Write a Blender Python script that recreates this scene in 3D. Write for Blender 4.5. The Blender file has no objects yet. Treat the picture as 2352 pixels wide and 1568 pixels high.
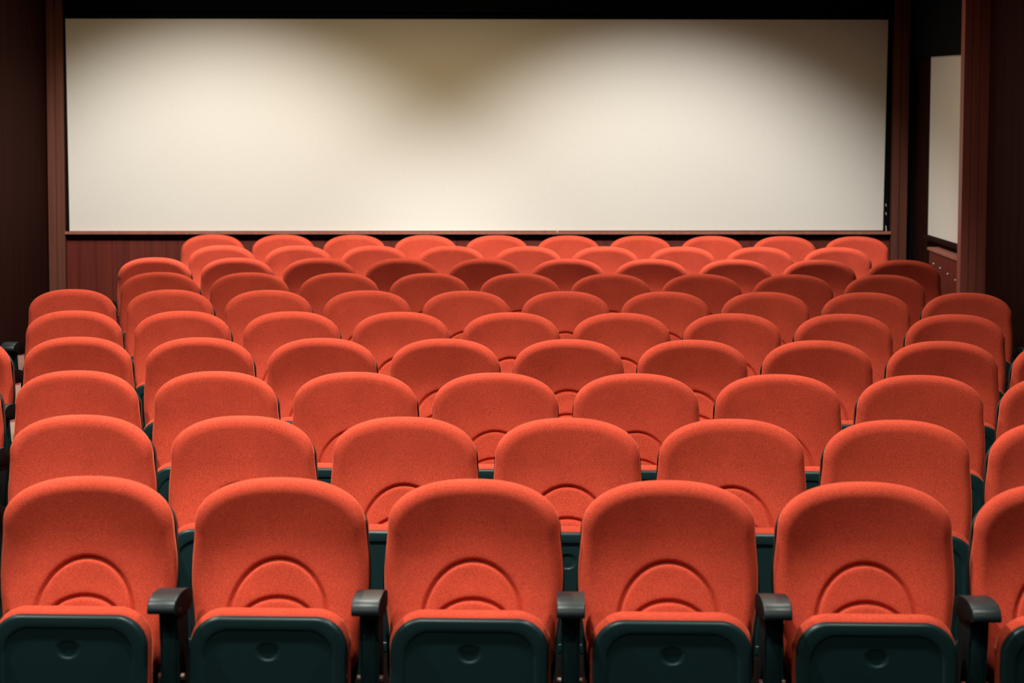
import bpy, bmesh, math, random
from mathutils import Vector, Matrix

C = bpy.context.scene.collection
random.seed(7)

# ------------------------------------------------------------------ camera
CAM_Z = 1.63
YAW, PITCH, ROLL = 0.030957, 0.0612, 0.00301
cam_data = bpy.data.cameras.new('camera')
cam_data.sensor_width = 36.0
cam_data.lens = 3797.0 / 2352.0 * 36.0
cam_data.clip_end = 60
cam_data.dof.use_dof = True
cam_data.dof.focus_distance = 7.0
cam_data.dof.aperture_fstop = 4.0
cam = bpy.data.objects.new('camera', cam_data)
C.objects.link(cam)
cy, sy, cp, sp = math.cos(YAW), math.sin(YAW), math.cos(PITCH), math.sin(PITCH)
F = Vector((-sy * cp, cy * cp, -sp))
R0 = Vector((cy, sy, 0))
U0 = R0.cross(F)
Rr = math.cos(ROLL) * R0 + math.sin(ROLL) * U0
Ur = math.cos(ROLL) * U0 - math.sin(ROLL) * R0
M = Matrix((Rr, Ur, -F)).transposed().to_4x4()
M.translation = Vector((-0.0189, 0, CAM_Z))
cam.matrix_world = M
bpy.context.scene.camera = cam

# ------------------------------------------------------------------ world, exposure
world = bpy.data.worlds.new('world')
bpy.context.scene.world = world
world.use_nodes = True
world.node_tree.nodes['Background'].inputs[0].default_value = (0.02, 0.02, 0.025, 1)
world.node_tree.nodes['Background'].inputs[1].default_value = 0.3
vs = bpy.context.scene.view_settings
vs.view_transform = 'Standard'
vs.look = 'None'
vs.gamma = 1
vs.use_curve_mapping = False
vs.exposure = 0.04

CEIL = 4.15
WARM = (1.0, 0.885, 0.74)


def spot(loc, power, angle, blend, color=WARM, radius=0.08, aim=None):
    d = bpy.data.lights.new('ceiling_spot', 'SPOT')
    d.energy = power
    d.spot_size = math.radians(angle)
    d.spot_blend = blend
    d.color = color
    d.shadow_soft_size = radius
    o = bpy.data.objects.new('ceiling_spot_light', d)
    C.objects.link(o)
    o.location = loc
    if aim is not None:
        o.rotation_euler = (Vector(aim) - Vector(loc)).to_track_quat('-Z', 'Y').to_euler()
    return o


# downlights of the hall: (x, y, watts)
HALL = []
for y_, w_ in ((0.8, 200), (4.15, 425), (7.25, 310), (10.85, 140)):
    for x_, k_ in ((-3.0, 1.0), (-0.9, 1.0), (1.2, 0.55)):
        HALL.append((x_, y_, w_ * k_))
BACK_FILL = [(-3.0, 11.5, 52), (-0.9, 11.5, 66), (1.2, 11.5, 20)]  # added wide warm fill lamps that lift the screen's dim upper part
WALL_WASH = [(-2.75, 10.50, 480), (0.85, 10.60, 520)]
for x_, y_, w_ in HALL:
    spot((x_, y_, CEIL - 0.06), w_, 140, 0.9)
for x_, y_, w_ in BACK_FILL:
    spot((x_, y_, CEIL - 0.06), w_, 172, 0.5, color=(1.0, 0.76, 0.41))
for x_, y_, w_ in WALL_WASH:
    spot((x_, y_, CEIL - 0.06), w_, 84, 0.65, color=(1.0, 0.95, 0.88), aim=(x_ - 0.1, 13.72, 0.05))

# ------------------------------------------------------------------ materials
def mat(name):
    m = bpy.data.materials.new(name)
    m.use_nodes = True
    nt = m.node_tree
    return m, nt, nt.nodes['Principled BSDF']


def fabric():
    m, nt, b = mat('red_wool_fabric')
    N, L = nt.nodes, nt.links
    tc = N.new('ShaderNodeTexCoord')
    oi = N.new('ShaderNodeObjectInfo')
    add = N.new('ShaderNodeVectorMath'); add.operation = 'ADD'
    mul = N.new('ShaderNodeVectorMath'); mul.operation = 'SCALE'
    L.new(oi.outputs['Location'], mul.inputs[0]); mul.inputs['Scale'].default_value = 3.7
    L.new(tc.outputs['Object'], add.inputs[0]); L.new(mul.outputs[0], add.inputs[1])
    n1 = N.new('ShaderNodeTexNoise'); n1.inputs['Scale'].default_value = 330; n1.inputs['Detail'].default_value = 3
    n2 = N.new('ShaderNodeTexNoise'); n2.inputs['Scale'].default_value = 7; n2.inputs['Detail'].default_value = 4
    L.new(add.outputs[0], n1.inputs['Vector']); L.new(add.outputs[0], n2.inputs['Vector'])
    r1 = N.new('ShaderNodeValToRGB')
    r1.color_ramp.elements[0].position = 0.3; r1.color_ramp.elements[0].color = (0.46, 0.047, 0.025, 1)
    r1.color_ramp.elements[1].position = 0.7; r1.color_ramp.elements[1].color = (0.80, 0.116, 0.064, 1)
    L.new(n1.outputs['Fac'], r1.inputs[0])
    r2 = N.new('ShaderNodeValToRGB')
    r2.color_ramp.elements[0].position = 0.3; r2.color_ramp.elements[0].color = (0.86, 0.86, 0.86, 1)
    r2.color_ramp.elements[1].position = 0.65; r2.color_ramp.elements[1].color = (1, 1, 1, 1)
    L.new(n2.outputs['Fac'], r2.inputs[0])
    mx = N.new('ShaderNodeMix'); mx.data_type = 'RGBA'; mx.blend_type = 'MULTIPLY'; mx.inputs[0].default_value = 1
    L.new(r1.outputs[0], mx.inputs[6]); L.new(r2.outputs[0], mx.inputs[7])
    L.new(mx.outputs[2], b.inputs['Base Color'])
    b.inputs['Roughness'].default_value = 0.95
    b.inputs['Specular IOR Level'].default_value = 0.15
    b.inputs['Sheen Weight'].default_value = 0.7
    b.inputs['Sheen Roughness'].default_value = 0.3
    b.inputs['Sheen Tint'].default_value = (1.0, 0.40, 0.22, 1)
    bp = N.new('ShaderNodeBump'); bp.inputs['Strength'].default_value = 0.35; bp.inputs['Distance'].default_value = 0.001
    L.new(n1.outputs['Fac'], bp.inputs['Height']); L.new(bp.outputs[0], b.inputs['Normal'])
    return m


def plastic(name, col, rough, bump=0.15):
    m, nt, b = mat(name)
    N, L = nt.nodes, nt.links
    tc = N.new('ShaderNodeTexCoord')
    n = N.new('ShaderNodeTexNoise'); n.inputs['Scale'].default_value = 420; n.inputs['Detail'].default_value = 2
    L.new(tc.outputs['Object'], n.inputs['Vector'])
    bp = N.new('ShaderNodeBump'); bp.inputs['Strength'].default_value = bump; bp.inputs['Distance'].default_value = 0.0006
    L.new(n.outputs['Fac'], bp.inputs['Height']); L.new(bp.outputs[0], b.inputs['Normal'])
    b.inputs['Base Color'].default_value = (*col, 1)
    b.inputs['Specular IOR Level'].default_value = 0.4
    b.inputs['Specular Tint'].default_value = (0.8, 0.95, 1.0, 1)
    b.inputs['Roughness'].default_value = rough
    return m


def wood(name, c0, c1, rough=0.45, spec=0.4):
    m, nt, b = mat(name)
    N, L = nt.nodes, nt.links
    tc = N.new('ShaderNodeTexCoord')
    mp = N.new('ShaderNodeMapping'); mp.inputs['Scale'].default_value = (22, 22, 0.9)
    L.new(tc.outputs['Object'], mp.inputs['Vector'])
    n = N.new('ShaderNodeTexNoise'); n.inputs['Scale'].default_value = 1.2; n.inputs['Detail'].default_value = 6
    L.new(mp.outputs[0], n.inputs['Vector'])
    r = N.new('ShaderNodeValToRGB')
    r.color_ramp.elements[0].position = 0.3; r.color_ramp.elements[0].color = (*c0, 1)
    r.color_ramp.elements[1].position = 0.7; r.color_ramp.elements[1].color = (*c1, 1)
    L.new(n.outputs['Fac'], r.inputs[0]); L.new(r.outputs[0], b.inputs['Base Color'])
    b.inputs['Roughness'].default_value = rough
    b.inputs['Specular IOR Level'].default_value = spec
    return m


def weave(name, col):
    m, nt, b = mat(name)
    N, L = nt.nodes, nt.links
    tc = N.new('ShaderNodeTexCoord')
    mp = N.new('ShaderNodeMapping'); mp.inputs['Scale'].default_value = (60, 60, 260)
    L.new(tc.outputs['Object'], mp.inputs['Vector'])
    n = N.new('ShaderNodeTexNoise'); n.inputs['Scale'].default_value = 1; n.inputs['Detail'].default_value = 3
    L.new(mp.outputs[0], n.inputs['Vector'])
    r = N.new('ShaderNodeValToRGB')
    r.color_ramp.elements[0].position = 0.3; r.color_ramp.elements[0].color = (*[c * 0.94 for c in col], 1)
    r.color_ramp.elements[1].position = 0.7; r.color_ramp.elements[1].color = (*col, 1)
    L.new(n.outputs['Fac'], r.inputs[0]); L.new(r.outputs[0], b.inputs['Base Color'])
    b.inputs['Roughness'].default_value = 0.95
    b.inputs['Specular IOR Level'].default_value = 0.1
    return m


FAB = fabric()
PLA = plastic('dark_green_plastic', (0.009, 0.032, 0.037), 0.36)
ARM = plastic('grey_plastic', (0.014, 0.024, 0.029), 0.38)
MAT_SIDE = plastic('matt_black_plastic', (0.006, 0.009, 0.010), 0.9); MAT_SIDE.node_tree.nodes['Principled BSDF'].inputs['Specular IOR Level'].default_value = 0.08
MET = plastic('worn_steel', (0.5, 0.5, 0.48), 0.35); MET.node_tree.nodes['Principled BSDF'].inputs['Metallic'].default_value = 1
WHT = plastic('white_card', (0.78, 0.76, 0.68), 0.6)
SCR = weave('screen_cloth', (0.80, 0.795, 0.765))
WD = wood('red_stained_wood', (0.10, 0.015, 0.010), (0.155, 0.024, 0.015))
WDD = wood('dark_stained_wood', (0.016, 0.0042, 0.003), (0.026, 0.006, 0.0045), 0.85, 0.06)
WDT = wood('brown_trim_wood', (0.11, 0.036, 0.022), (0.16, 0.052, 0.033), 0.5)
WDP = wood('red_pilaster_wood', (0.24, 0.065, 0.048), (0.33, 0.090, 0.066), 0.5)
WDR = wood('lit_edge_wood', (0.30, 0.11, 0.08), (0.40, 0.15, 0.11), 0.5)  # light caught by the rail and ledge top, put into a paler colour
BLK = plastic('black_frame_and_shade', (0.004, 0.004, 0.006), 0.9); BLK.node_tree.nodes['Principled BSDF'].inputs['Specular IOR Level'].default_value = 0.08  # black of the screen frame, also shade painted onto unlit wall
CRP = wood('dark_carpet', (0.007, 0.004, 0.004), (0.013, 0.006, 0.006), 0.95, 0.05)
CEM = plastic('pale_ceiling_paint', (0.14, 0.13, 0.12), 0.9)

# ------------------------------------------------------------------ helpers
def finish(name, bm, material, parent=None, smooth=True):
    bmesh.ops.recalc_face_normals(bm, faces=bm.faces)
    me = bpy.data.meshes.new(name)
    bm.to_mesh(me); bm.free()
    if smooth:
        for p in me.polygons:
            p.use_smooth = True
    me.materials.append(material)
    o = bpy.data.objects.new(name, me)
    C.objects.link(o)
    if parent is not None:
        o.parent = parent
    return o


def autosmooth(o, ang=35):
    me = o.data
    me.shade_smooth()
    me.set_sharp_from_angle(angle=math.radians(ang))
    return o


def add_box(bm, x0, x1, y0, y1, z0, z1, bev=0.0):
    vs_ = [bm.verts.new((x, y, z)) for x in (x0, x1) for y in (y0, y1) for z in (z0, z1)]
    fs = [(0, 1, 3, 2), (4, 6, 7, 5), (0, 4, 5, 1), (2, 3, 7, 6), (0, 2, 6, 4), (1, 5, 7, 3)]
    ff = [bm.faces.new([vs_[i] for i in f]) for f in fs]
    if bev:
        es = list({e for f in ff for e in f.edges})
        bmesh.ops.bevel(bm, geom=es, offset=bev, segments=2, profile=0.5, affect='EDGES')


def add_quadbox(bm, front, depth_vec):
    """A slab: front = 4 corners, thickness along depth_vec."""
    a = [bm.verts.new(p) for p in front]
    b = [bm.verts.new(Vector(p) + Vector(depth_vec)) for p in front]
    bm.faces.new(a); bm.faces.new(b[::-1])
    for i in range(4):
        j = (i + 1) % 4
        bm.faces.new((a[i], b[i], b[j], a[j]))


def loops(bm, rings, cap_first=True, cap_last=True):
    prev = None
    all_ = []
    for r in rings:
        if len(r) == 1:
            cur = [bm.verts.new(r[0])]
        else:
            cur = [bm.verts.new(p) for p in r]
        if prev is not None:
            n = max(len(prev), len(cur))
            for i in range(n):
                j = (i + 1) % n
                if len(cur) == 1:
                    bm.faces.new((prev[i], prev[j], cur[0]))
                elif len(prev) == 1:
                    bm.faces.new((prev[0], cur[j], cur[i]))
                else:
                    bm.faces.new((prev[i], prev[j], cur[j], cur[i]))
        prev = cur
        all_.append(cur)
    if cap_first and len(all_[0]) > 2:
        bm.faces.new(all_[0])
    if cap_last and len(all_[-1]) > 2:
        bm.faces.new(all_[-1])


def tag(o, label=None, cat=None, group=None, kind=None):
    if label: o['label'] = label
    if cat: o['category'] = cat
    if group: o['group'] = group
    if kind: o['kind'] = kind
    return o


def empty(name, loc, rz=0.0):
    o = bpy.data.objects.new(name, None)
    o.empty_display_size = 0.1
    C.objects.link(o)
    o.location = loc
    o.rotation_euler = (0, 0, rz)
    return o


def interp(pts, t):
    """smooth (monotone-ish catmull) interpolation of (t, v) points"""
    if t <= pts[0][0]: return pts[0][1]
    if t >= pts[-1][0]: return pts[-1][1]
    for i in range(len(pts) - 1):
        if pts[i][0] <= t <= pts[i + 1][0]:
            t0, v0 = pts[i]; t1, v1 = pts[i + 1]
            m0 = (v1 - (pts[i - 1][1] if i else v0)) / (t1 - (pts[i - 1][0] if i else t0))
            k = i + 2 if i + 2 < len(pts) else i + 1
            m1 = (pts[k][1] - v0) / (pts[k][0] - t0)
            h = t1 - t0; s = (t - t0) / h
            return ((2 * s**3 - 3 * s**2 + 1) * v0 + (s**3 - 2 * s**2 + s) * h * m0 +
                    (-2 * s**3 + 3 * s**2) * v1 + (s**3 - s**2) * h * m1)


# ------------------------------------------------------------------ the cinema seat
# local frame: front of the seat is -Y, x = 0 in the middle, z = 0 on the floor
FRONT = [(0.30, -0.156), (0.36, -0.154), (0.42, -0.147), (0.48, -0.134), (0.54, -0.116), (0.60, -0.092), (0.66, -0.070),
         (0.70, -0.0585), (0.74, -0.0505), (0.78, -0.0465), (0.82, -0.046), (0.86, -0.0475), (0.90, -0.050), (0.96, -0.054)]


def side_w(t, hw, hwb):
    return hw + (hwb - hw) * t ** 3 + 0.011 * math.sin(math.pi * min(t / 0.95, 1)) ** 1.5


def pad_outline(n=224, hw=0.244, ztop=0.953, zsh=0.815, zlow=0.50, zbot=0.375, ex=2.35, hwb=0.232):
    pts = []
    nt_, nb = int(n * 0.40), int(n * 0.24)
    ns = (n - nt_ - nb) // 2
    for i in range(nt_):                       # right shoulder over the top to the left shoulder
        a = math.pi * i / nt_
        c, s = math.cos(a), math.sin(a)
        pts.append((hw * math.copysign(abs(c) ** (2 / ex), c), zsh + (ztop - zsh) * abs(s) ** (2 / ex)))
    for i in range(ns):
        t = i / ns
        pts.append((-side_w(t, hw, hwb), zsh + (zlow - zsh) * t))
    for i in range(nb):
        a = math.pi + math.pi * i / nb
        c, s = math.cos(a), math.sin(a)
        pts.append((hwb * math.copysign(abs(c) ** (2 / 3), c), zlow - (zlow - zbot) * abs(s) ** (2 / 3)))
    for i in range(ns):
        t = 1 - i / ns
        pts.append((side_w(t, hw, hwb), zsh + (zlow - zsh) * t))
    return pts


def ell_d(x, z, a, b, zc):
    u, v = x / a, (z - zc) / b
    q = math.sqrt(u * u + v * v) + 1e-9
    g = math.sqrt((u / a) ** 2 + (v / b) ** 2) / q + 1e-9
    return (q - 1) / g


def pad_front(x, z):
    y = interp(FRONT, z)
    ax = min(abs(x) / 0.248, 1.0)
    up = min(max((z - 0.50) / 0.38, 0), 1)
    up = up * up * (3 - 2 * up)
    y -= 0.037 * ax ** 2.2 * up                       # wings come forward beside the shoulders
    y += 0.012 * ax ** 3 * (1 - up)
    for a, b, zc in ((0.140, 0.170, 0.554), (0.110, 0.080, 0.540)):
        if z > zc - 0.2:
            d = ell_d(x, z, a, b, zc)
            if abs(d) < 0.08:
                y += 0.0125 * math.exp(-(d / 0.0048) ** 2) + 0.002 * math.exp(-(d / 0.012) ** 2)
    return y


def backrest_mesh():
    bm = bmesh.new()
    out = pad_outline()
    cz = 0.68
    r = 0.040
    ri = 0.036
    rings = []

    def ring(s, f):
        res = []
        for x, z in out:
            px, pz = x * s, cz + (z - cz) * s
            res.append((px, f(px, pz), pz))
        return res
    # back side centre -> rim -> front centre
    for s in (0.3, 0.6, 0.8):
        rings.append(ring(s, lambda x, z: pad_front(x, z) * 1.0 + 2 * r))
    for k in range(5, 0, -1):
        th = k / 5 * math.pi / 2
        rings.append(ring(1 - ri * 0.8 * (1 - math.cos(th)) / 0.25,
                          lambda x, z, th=th: pad_front(x, z) + r + r * math.sin(th)))
    for k in range(0, 11):
        th = k / 10 * math.pi / 2
        rings.append(ring(1 - ri * (1 - math.cos(th)) / 0.25,
                          lambda x, z, th=th: pad_front(x, z) + r - r * math.sin(th)))
    s0 = 1 - ri / 0.25
    n = 74
    for k in range(1, n):
        rings.append(ring(s0 * (1 - k / n), pad_front))
    rings.append([(0, pad_front(0, cz), cz)])
    loops(bm, rings, cap_first=True, cap_last=False)
    return bm


def shell_mesh():
    bm = bmesh.new()
    out = pad_outline(n=96, hw=0.2475, ztop=0.925, zsh=0.80, zlow=0.47, zbot=0.33, ex=2.4, hwb=0.24)
    cz = 0.64

    def base(x, z):
        return interp(FRONT, z) - 0.026 * min(abs(x) / 0.25, 1) ** 3 + 0.050
    rings = []
    for s, dy in ((0.5, 0.012), (0.97, 0.012), (0.992, 0.006), (1.0, 0.0), (1.0, 0.022), (0.985, 0.034),
                  (0.94, 0.042), (0.8, 0.046), (0.5, 0.048)):
        rings.append([(x * s, base(x * s, cz + (z - cz) * s) + dy, cz + (z - cz) * s) for x, z in out])
    loops(bm, rings)
    return bm


def rrect(hw, z0, z1, rad, n=12, rb=None):
    """rounded rectangle in x,z"""
    pts = []
    rb = rad if rb is None else rb
    for cx, cz_, a0, r in ((hw - rad, z1 - rad, 0, rad), (-hw + rad, z1 - rad, 90, rad),
                           (-hw + rb, z0 + rb, 180, rb), (hw - rb, z0 + rb, 270, rb)):
        for i in range(n + 1):
            a = math.radians(a0 + 90 * i / n)
            pts.append((cx + r * math.cos(a), cz_ + r * math.sin(a)))
    return pts


def dense(pts, step):
    out = []
    for i, p in enumerate(pts):
        q = pts[(i + 1) % len(pts)]
        d = math.dist(p, q)
        k = max(1, int(round(d / step)))
        for j in range(k):
            out.append((p[0] + (q[0] - p[0]) * j / k, p[1] + (q[1] - p[1]) * j / k))
    return out


SEAT_Y = -0.232


def lean(y, z):
    return y - 0.05 * (0.60 - z)


def cushion_mesh():
    bm = bmesh.new()
    rings = []
    r = 0.030
    for k in range(0, 13):
        th = math.pi * k / 12
        ins = r * (1 - math.sin(th))
        y = r * 1.25 * math.cos(th)
        o = dense(rrect(0.223 - ins, 0.215 + ins, 0.617 - ins, 0.095 - ins), 0.03)
        if k == 0: ref = len(o)
        rings.append(o)
    # constant vertex count: rebuild from the widest outline by inset scale
    wide = dense(rrect(0.221, 0.215, 0.617, 0.095), 0.02)
    cz = 0.416
    rings = []
    prof = [(0.3, 0.036), (0.7, 0.036)]
    for k in range(0, 13):
        th = math.pi * k / 12
        prof.append((1 - r * (1 - math.sin(th)) / 0.21, 0.034 * math.cos(th)))
    prof += [(0.7, -0.034), (0.3, -0.034)]
    for s, dy in prof:
        rings.append([(x * s, lean(SEAT_Y + 0.034 + dy, cz + (z - cz) * s), cz + (z - cz) * s) for x, z in wide])
    loops(bm, rings)
    return bm


def pan_mesh():
    bm = bmesh.new()
    wide = dense(rrect(0.216, 0.205, 0.602, 0.088, n=14), 0.012)
    hw, cz = 0.213, 0.4035

    def surf(x, z, y):
        # oval thumb recess below the upper edge
        q = math.sqrt((x / 0.030) ** 2 + ((z - 0.508) / 0.026) ** 2)
        t = min(max((1.0 - q) / 0.22, 0), 1)
        return y + 0.0038 * t * t * (3 - 2 * t)
    rings = []
    yb = SEAT_Y - 0.004
    prof = [(0.3, 0.010), (0.96, 0.010), (0.985, 0.016), (0.995, 0.014), (1.0, 0.006), (1.0, -0.002), (0.994, -0.009),
            (0.985, -0.0125), (0.972, -0.0145), (0.955, -0.0150), (0.90, -0.0155), (0.845, -0.0155), (0.834, -0.0150),
            (0.822, -0.0112), (0.812, -0.0105)]
    for s, dy in prof:
        rings.append([(x * s, lean(yb + dy, cz + (z - cz) * s), cz + (z - cz) * s) for x, z in wide])
    n = 90
    for k in range(1, n):
        s = 0.812 * (1 - k / n)
        rr = []
        for x, z in wide:
            px, pz = x * s, cz + (z - cz) * s
            rr.append((px, lean(surf(px, pz, yb - 0.0105), pz), pz))
        rings.append(rr)
    rings.append([(0, lean(surf(0, cz, yb - 0.0105), cz), cz)])
    loops(bm, rings, cap_last=False)
    return bm


PITCH_X = 0.55


def extrude_profile(bm, prof, x0, x1, bev=0.004, seg=2):
    """prof: list of (y, z), extruded across x"""
    a = [bm.verts.new((x0, y, z)) for y, z in prof]
    b = [bm.verts.new((x1, y, z)) for y, z in prof]
    f1 = bm.faces.new(a); f2 = bm.faces.new(b[::-1])
    n = len(prof)
    for i in range(n):
        j = (i + 1) % n
        bm.faces.new((a[i], b[i], b[j], a[j]))
    if bev:
        bmesh.ops.bevel(bm, geom=list(f1.edges) + list(f2.edges), offset=bev, segments=seg, profile=0.5, affect='EDGES')


def armrest_mesh():
    bm = bmesh.new()
    prof = []
    top = [(-0.100, 0.646), (-0.125, 0.655), (-0.155, 0.662), (-0.19, 0.667), (-0.225, 0.669), (-0.26, 0.668), (-0.29, 0.664)]
    prof += top
    prof += [(-0.303, 0.6605), (-0.313, 0.6555), (-0.320, 0.6485), (-0.3245, 0.640), (-0.3265, 0.629), (-0.324, 0.6255), (-0.28, 0.616), (-0.22, 0.606), (-0.15, 0.602), (-0.112, 0.606), (-0.098, 0.620)]
    extrude_profile(bm, prof, -0.0375, 0.0375, 0.004, 3)
    return bm


def post_mesh():
    bm = bmesh.new()
    prof = [(-0.115, 0.612), (-0.245, 0.612), (-0.232, 0.55), (-0.222, 0.45), (-0.218, 0.30), (-0.222, 0.10),
            (-0.235, 0.012), (-0.235, 0.0), (-0.085, 0.0), (-0.085, 0.012), (-0.100, 0.10), (-0.105, 0.45)]
    extrude_profile(bm, prof, -0.026, 0.026, 0.006, 3)
    # raised centre rib on the front of the post
    prof2 = [(-0.230, 0.600), (-0.236, 0.55), (-0.227, 0.45), (-0.223, 0.30), (-0.227, 0.10), (-0.237, 0.03),
             (-0.20, 0.03), (-0.20, 0.600)]
    extrude_profile(bm, prof2, -0.017, 0.017, 0.003, 2)
    return bm


def foot_mesh():
    bm = bmesh.new()
    add_box(bm, -0.04, 0.04, -0.27, -0.05, -0.012, 0.010, 0.003)
    return bm


def bolt_mesh():
    bm = bmesh.new()
    bmesh.ops.create_cone(bm, cap_ends=True, segments=16, radius1=0.010, radius2=0.010, depth=0.074,
                          matrix=Matrix.Translation((0, -0.205, 0.425)) @ Matrix.Rotation(math.pi / 2, 4, 'Y'))
    bmesh.ops.bevel(bm, geom=[e for e in bm.edges], offset=0.002, segments=1, affect='EDGES')
    return bm


def marker_mesh():
    bm = bmesh.new()
    add_quadbox(bm, [(0.0262, -0.215, 0.500), (0.0262, -0.135, 0.500), (0.0262, -0.120, 0.597), (0.0262, -0.232, 0.597)], (0.002, 0, 0))
    return bm


proto = empty('cinema_seat', (0, 0, 0))
finish('backrest', backrest_mesh(), FAB, proto)
autosmooth(finish('back_shell', shell_mesh(), PLA, proto), 50)
finish('seat_cushion', cushion_mesh(), FAB, proto)
autosmooth(finish('seat_pan', pan_mesh(), PLA, proto), 60)


def add_stand(parent, x):
    for nm, fn, mt in (('armrest', armrest_mesh, ARM), ('support_post', post_mesh, PLA), ('hinge_bolt', bolt_mesh, MET)):
        o = autosmooth(finish(nm, fn(), mt, parent), 62 if nm == 'armrest' else 40)
        o.location = (x, 0, 0)
        if nm != 'hinge_bolt':
            o.data.materials.append(MAT_SIDE)
            for p in o.data.polygons:
                if abs(p.normal.x) > 0.95:
                    p.material_index = 1
        if nm == 'support_post':
            f = autosmooth(finish('foot_plate', foot_mesh(), PLA, o), 40)


add_stand(proto, -PITCH_X / 2)


def copy_tree(o, parent=None):
    c = o.copy()
    C.objects.link(c)
    if parent is not None:
        c.parent = parent
    for ch in [q for q in o.children]:
        copy_tree(ch, c)
    return c


ROW_Y0, ROW_STEP, SLOPE = 4.6748, 0.9, 0.0881


def floor_z(y):
    return SLOPE * (y - ROW_Y0)


#        first k, last k, lateral shift, lift
ROWS = [(-2.5, 2.5, 0.0055, 0.0), (-3, 3, -0.002, 0.0), (-4.5, 3.5, -0.0077, 0.0), (-5, 4, 0.0053, 0.0),
        (-4.5, 3.5, -0.0041, -0.001), (-5, 4, -0.0065, 0.0), (-4.5, 3.5, -0.0079, 0.0), (-5, 4, 0.0112, 0.001),
        (-4.5, 3.5, 0.0019, 0.0), (-5, 4, 0.018, 0.001)]
ROWNAME = ['the front row', 'the second row', 'the third row', 'the fourth row', 'the fifth row', 'the sixth row',
           'the seventh row', 'the eighth row', 'the ninth row', 'the back row']
ORD = ['', 'second', 'third', 'fourth', 'fifth', 'sixth']
chairs = []
for r, (k0, k1, dx, dz) in enumerate(ROWS):
    n = int(round(k1 - k0)) + 1
    for i in range(n):
        o = copy_tree(proto)
        y = ROW_Y0 + ROW_STEP * r
        o.location = ((k0 + i) * PITCH_X + dx, y, floor_z(y))
        side_l = i < (n + 1) // 2
        j = i if side_l else n - 1 - i
        end = 'left' if side_l else 'right'
        cut = (r in (2, 3) and i == 0) or (r in (0, 1, 2, 3) and i == n - 1)
        if j == 0:
            if cut:
                lab = 'red cinema seat in %s, %smost, cut off by the picture edge' % (ROWNAME[r], end)
            else:
                lab = 'red cinema seat at the %s end of %s' % (end, ROWNAME[r])
        else:
            lab = 'red folded cinema seat in %s, %s from the %s' % (ROWNAME[r], ORD[j], end)
        if r == 9 and j == 0:
            lab += ', against the wall panelling'
        tag(o, lab, 'seat', 'red cinema seats standing in rows')
        if i == n - 1 and r >= 4:
            add_stand(o, PITCH_X / 2)
        if r in (4, 5) and i == 0 or (r == 3 and i == 1):
            m_ = finish('row_marker', marker_mesh(), WHT, o, smooth=False)
            m_.location = (-PITCH_X / 2, 0, 0)
            m_['label'] = 'white plate on the side of the post'
        chairs.append(o)


def delete_tree(o):
    for ch in list(o.children):
        delete_tree(ch)
    bpy.data.objects.remove(o)


delete_tree(proto)

# ------------------------------------------------------------------ the room
# back wall runs from WL to WR, a little askew to the rows
WL = Vector((-4.10, 13.60, 0)); TH = math.atan2(0.30, 6.76)
WD_ = Vector((math.cos(TH), math.sin(TH), 0)); WN = Vector((-math.sin(TH), math.cos(TH), 0))   # WN points away from the hall


def wp(u, z, out=0.0):
    """point on the back wall: u metres from the screen's left edge, out metres towards the hall"""
    p = WL + WD_ * u - WN * out
    return (p.x, p.y, z)


def plank_wall(name, p0, p1, z0, z1, width, material, nrm, depth=0.004, gap=0.006, thick=0.10, zb=None):
    """vertical tongue-and-groove boards from p0 to p1 (x,y); nrm points into the room"""
    bm = bmesh.new()
    p0, p1, nrm = Vector(p0), Vector(p1), Vector(nrm).normalized()
    L_ = (p1 - p0).length
    d = (p1 - p0) / L_
    prof = [(0, -thick)]
    u = 0
    prof.append((0, 0))
    while u + width < L_ - 0.02:
        u += width
        prof += [(u - gap / 2, 0), (u - gap / 4, -depth), (u + gap / 4, -depth), (u + gap / 2, 0)]
    prof += [(L_, 0), (L_, -thick)]
    lo, hi = [], []
    for a, b in prof:
        q = p0 + d * a + nrm * b
        zz = z0 if zb is None else zb(q.y)
        lo.append(bm.verts.new((q.x, q.y, zz))); hi.append(bm.verts.new((q.x, q.y, z1)))
    n = len(prof)
    for i in range(n):
        j = (i + 1) % n
        bm.faces.new((lo[i], lo[j], hi[j], hi[i]))
    bm.faces.new(lo[::-1]); bm.faces.new(hi)
    o = finish(name, bm, material, None, smooth=False)
    o['kind'] = 'structure'
    return o


def slab(name, pts4, vec, material, kind='structure', parent=None):
    bm = bmesh.new()
    add_quadbox(bm, pts4, vec)
    o = finish(name, bm, material, parent, smooth=False)
    if kind: o['kind'] = kind
    return o


XL, XR = -4.275, 2.97
XREC = 2.90        # recessed stretch of the right wall
YP = 11.84         # front face of the pilaster
Y0 = -3.5

# floor: one ramp rising to the back
slab('floor', [(XL - 0.3, Y0, floor_z(Y0)), (XR + 0.5, Y0, floor_z(Y0)), (XR + 0.5, 14.5, floor_z(14.5)),
               (XL - 0.3, 14.5, floor_z(14.5))], (0, 0, -0.1), CRP)
slab('ceiling', [(XL - 0.3, Y0, CEIL), (XR + 0.5, Y0, CEIL), (XR + 0.5, 14.5, CEIL), (XL - 0.3, 14.5, CEIL)], (0, 0, 0.1), CEM)
slab('wall_front', [(XL - 0.3, Y0, -1.0), (XR + 0.5, Y0, -1.0), (XR + 0.5, Y0, CEIL), (XL - 0.3, Y0, CEIL)], (0, -0.1, 0), WDD)
plank_wall('wall_left', (XL, Y0), (XL, 13.55), 0, CEIL, 0.21, WDD, (1, 0), zb=lambda y: floor_z(y) - 0.02)
plank_wall('wall_right', (XR, Y0), (XR, YP), 0, CEIL, 0.21, WDD, (-1, 0), zb=lambda y: floor_z(y) - 0.02)
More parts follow.
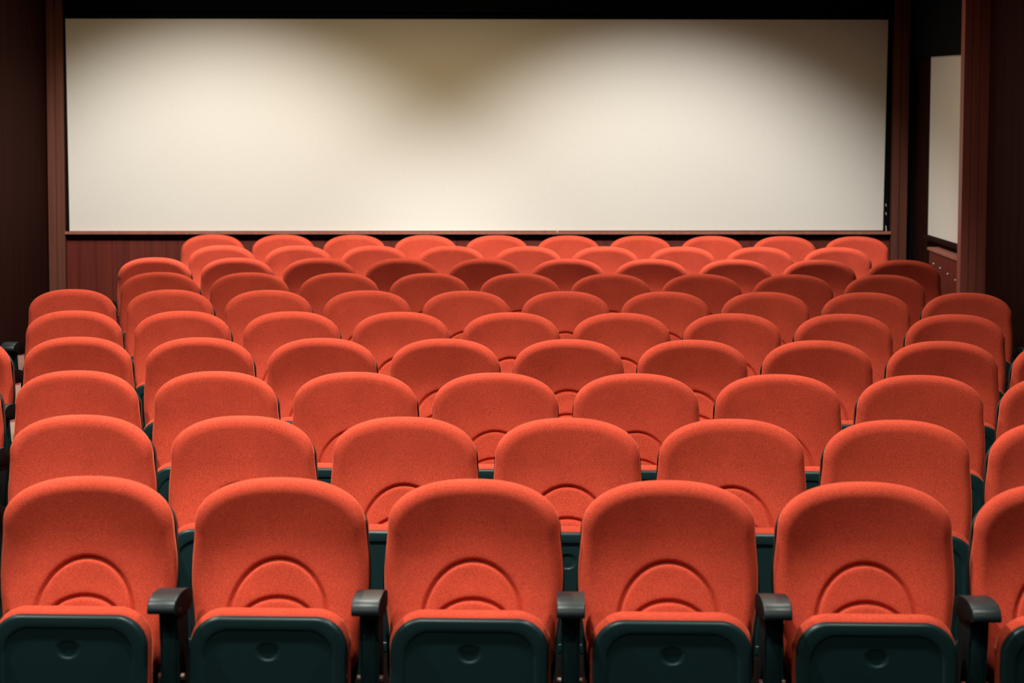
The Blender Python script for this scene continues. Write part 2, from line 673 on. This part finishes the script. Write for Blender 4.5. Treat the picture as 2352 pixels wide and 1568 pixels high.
plank_wall('wall_right_recess', (XREC, YP + 0.0), (XREC, 14.1), 0, CEIL, 0.21, WDD, (-1, 0), thick=0.06, zb=lambda y: floor_z(y) - 0.02)

U_R = 7.05
# back wall: red boards under the screen, unlit wall above with its shade painted in as black
a0 = wp(-0.20, 0); a1 = wp(6.93, 0)
plank_wall('wall_back', (a0[0], a0[1]), (a1[0], a1[1]), 0.72, 1.66, 0.136, WD, (WN.x * -1, WN.y * -1))
slab('wall_back_upper', [wp(-0.20, 1.66), wp(U_R, 1.66), wp(U_R, CEIL), wp(-0.20, CEIL)], tuple(WN * 0.1), BLK)
slab('wall_back_corner', [wp(6.93, 0.72), wp(U_R, 0.72), wp(U_R, 1.66), wp(6.93, 1.66)], tuple(WN * 0.1), BLK)  # dark piece: shade in the corner painted as a black slab
# boxed trim posts either side of the screen, rail under it
def post_trim(name, u0, u1, z0, z1, out, material, grooves):
    bm = bmesh.new()
    xs = [u0] + grooves + [u1]
    for i in range(len(xs) - 1):
        g = 0.004
        q0, q1 = xs[i] + (g if i else 0), xs[i + 1] - (g if i < len(xs) - 2 else 0)
        add_quadbox(bm, [wp(q0, z0, out), wp(q1, z0, out), wp(q1, z1, out), wp(q0, z1, out)], tuple(WN * (out - 0.012)))
    add_quadbox(bm, [wp(u0, z0, out - 0.01), wp(u1, z0, out - 0.01), wp(u1, z1, out - 0.01), wp(u0, z1, out - 0.01)], tuple(WN * (out - 0.012)))
    o = finish(name, bm, material, None, smooth=False)
    o['kind'] = 'structure'
    return o


post_trim('trim_1', -0.165, -0.030, 0.74, CEIL, 0.06, WDT, [-0.098])
post_trim('trim_2', 6.80, 6.93, 0.74, CEIL, 0.06, WDT, [6.865])
# rail under the screen
slab('trim_3', [wp(-0.03, 1.668, 0.07), wp(6.80, 1.688, 0.07), wp(6.80, 1.712, 0.07), wp(-0.03, 1.690, 0.07)], tuple(WN * 0.065), WDR)
# soffit above the screen
slab('trim_4', [wp(-0.20, 3.50, 0.05), wp(U_R, 3.50, 0.05), wp(U_R, CEIL, 0.05), wp(-0.20, CEIL, 0.05)], tuple(WN * 0.049), BLK)  # carries the same painted-in dark as the unlit wall

# projection screen
scr = empty('projection_screen', wp(3.3, 1.70, 0.03), 0)
sl = Vector(scr.location)
def rel(p): return tuple(Vector(p) - sl)
slabs = bmesh.new()
N_ = 24
SB = lambda u: 1.694 + 0.0040 * u
ST = lambda u: 3.430 + 0.0035 * u
add_quadbox(slabs, [rel(wp(0.0, SB(0), 0.030)), rel(wp(6.74, SB(6.74), 0.030)), rel(wp(6.755, ST(6.75), 0.030)), rel(wp(-0.012, ST(0), 0.030))], tuple(WN * 0.012))
finish('screen_cloth', slabs, SCR, scr, smooth=False)
bk = bmesh.new()
add_quadbox(bk, [rel(wp(-0.025, SB(0) - 0.02, 0.018)), rel(wp(6.785, SB(6.74) - 0.02, 0.018)), rel(wp(6.785, ST(6.75) + 0.02, 0.018)), rel(wp(-0.025, ST(0) + 0.02, 0.018))], tuple(WN * 0.016))
finish('backing_frame', bk, BLK, scr, smooth=False)
for u_, z_, w_, h_ in ((4.03, 1.702, 0.005, 0.020), (6.764, 1.93, 0.004, 0.02), (6.766, 1.86, 0.004, 0.022), (6.768, 1.735, 0.005, 0.05)):
    st = bmesh.new()
    o_ = 0.075 if u_ < 6 else 0.024
    add_quadbox(st, [rel(wp(u_ - w_, z_ + h_ / 2, o_)), rel(wp(u_, z_ - h_ / 2, o_)), rel(wp(u_ + w_, z_ - h_ / 2, o_)), rel(wp(u_, z_ + h_ / 2, o_))], tuple(WN * 0.005))
    finish('staple', st, WHT, scr, smooth=False)
tag(scr, 'wide cream projection screen filling the back wall above the seats', 'screen')

# pilaster at the near end of the recess
bm = bmesh.new()
for x0, x1 in ((2.795, 2.848), (2.852, 2.905), (2.909, 2.975)):
    add_box(bm, x0, x1, YP - 0.012, YP, floor_z(YP) - 0.02, CEIL)
add_box(bm, 2.797, 3.0, YP - 0.004, YP + 0.10, floor_z(YP) - 0.02, CEIL)
o = finish('trim_5', bm, WDP, None, smooth=False); o['kind'] = 'structure'

# pale side panel in the recess, following the slope of the floor
def sx(y, z, out=0.0):
    return (XREC - out, y, z)
pz0 = lambda y: 1.62 + 0.070 * (y - 12.33)
pz1 = lambda y: 2.995 + 0.095 * (y - 12.33)
YA, YB = YP + 0.12, 13.24
pan = slab('wall_panel', [sx(YA, pz0(YA), 0.03), sx(YB, pz0(YB), 0.03), sx(YB, pz1(YB), 0.03), sx(YA, pz1(YA), 0.03)], (0.02, 0, 0), SCR, kind=None)
tag(pan, 'narrow cream panel on the right side wall beside the wooden pilaster', 'panel')
slab('trim_6', [sx(YA, pz0(YA) - 0.035, 0.05), sx(YB + 0.1, pz0(YB) - 0.03, 0.05), sx(YB + 0.1, pz0(YB) - 0.004, 0.05), sx(YA, pz0(YA) - 0.004, 0.05)], (0.045, 0, 0), WDD)
# header over the panel
slab('trim_7', [sx(YA, pz1(YA) + 0.004, 0.05), sx(14.0, pz1(14.0) + 0.004, 0.05), sx(14.0, CEIL, 0.05), sx(YA, CEIL, 0.05)], (0.045, 0, 0), BLK)

# low boxed ledge under that panel
zt = lambda y: 1.502 + 0.080 * (y - YP)
led = empty('wooden_ledge', (2.85, 12.4, floor_z(12.4)), 0)
ll = Vector(led.location)
bm = bmesh.new()
ya, yb = YP + 0.105, 12.90
add_quadbox(bm, [Vector(p) - ll for p in ((2.81, ya, floor_z(ya) + 0.0), (2.81, yb, floor_z(yb) + 0.0), (2.81, yb, zt(yb) - 0.022), (2.81, ya, zt(ya) - 0.022))], (0.085, 0, 0))
finish('front_board', bm, WD, led, smooth=False)
bm = bmesh.new()
add_quadbox(bm, [Vector(p) - ll for p in ((2.797, ya, zt(ya) - 0.020), (2.797, yb + 0.02, zt(yb) - 0.020), (2.797, yb + 0.02, zt(yb)), (2.797, ya, zt(ya)))], (0.098, 0, 0))
finish('top_board', bm, WDR, led, smooth=False)
for yy, zz in ((12.74, 1.46), (12.52, 1.43), (12.27, 1.392), (12.03, 1.352), (12.55, 1.29)):
    bm = bmesh.new()
    bmesh.ops.create_uvsphere(bm, u_segments=12, v_segments=8, radius=0.006, matrix=Matrix.Translation(Vector((2.808, yy, zz)) - ll))
    finish('nail_head', bm, WHT, led)
tag(led, 'low red wooden ledge box under the narrow side panel, with nail heads', 'ledge')

# ------------------------------------------------------------------ ceiling lamps (above the frame)
def lamp(x, y, i, wash=False):
    e = empty('recessed_downlight', (x, y, CEIL))
    bm = bmesh.new()
    rings = []
    for r_, z_ in ((0.075, 0.0), (0.11, 0.0), (0.11, -0.008), (0.085, -0.012), (0.075, -0.004)):
        rings.append([(r_ * math.cos(2 * math.pi * k / 32), r_ * math.sin(2 * math.pi * k / 32), z_) for k in range(32)])
    loops(bm, rings, cap_first=False, cap_last=False)
    finish('lamp_ring', bm, MET, e)
    return e


for x_, y_, w_ in HALL + BACK_FILL + WALL_WASH:  # rings are drawn for the added fill lamps too
    e = lamp(x_, y_, 0)
    tag(e, 'recessed round ceiling downlight or added fill lamp above the cinema seats', 'ceiling light', 'recessed downlights in the hall ceiling')
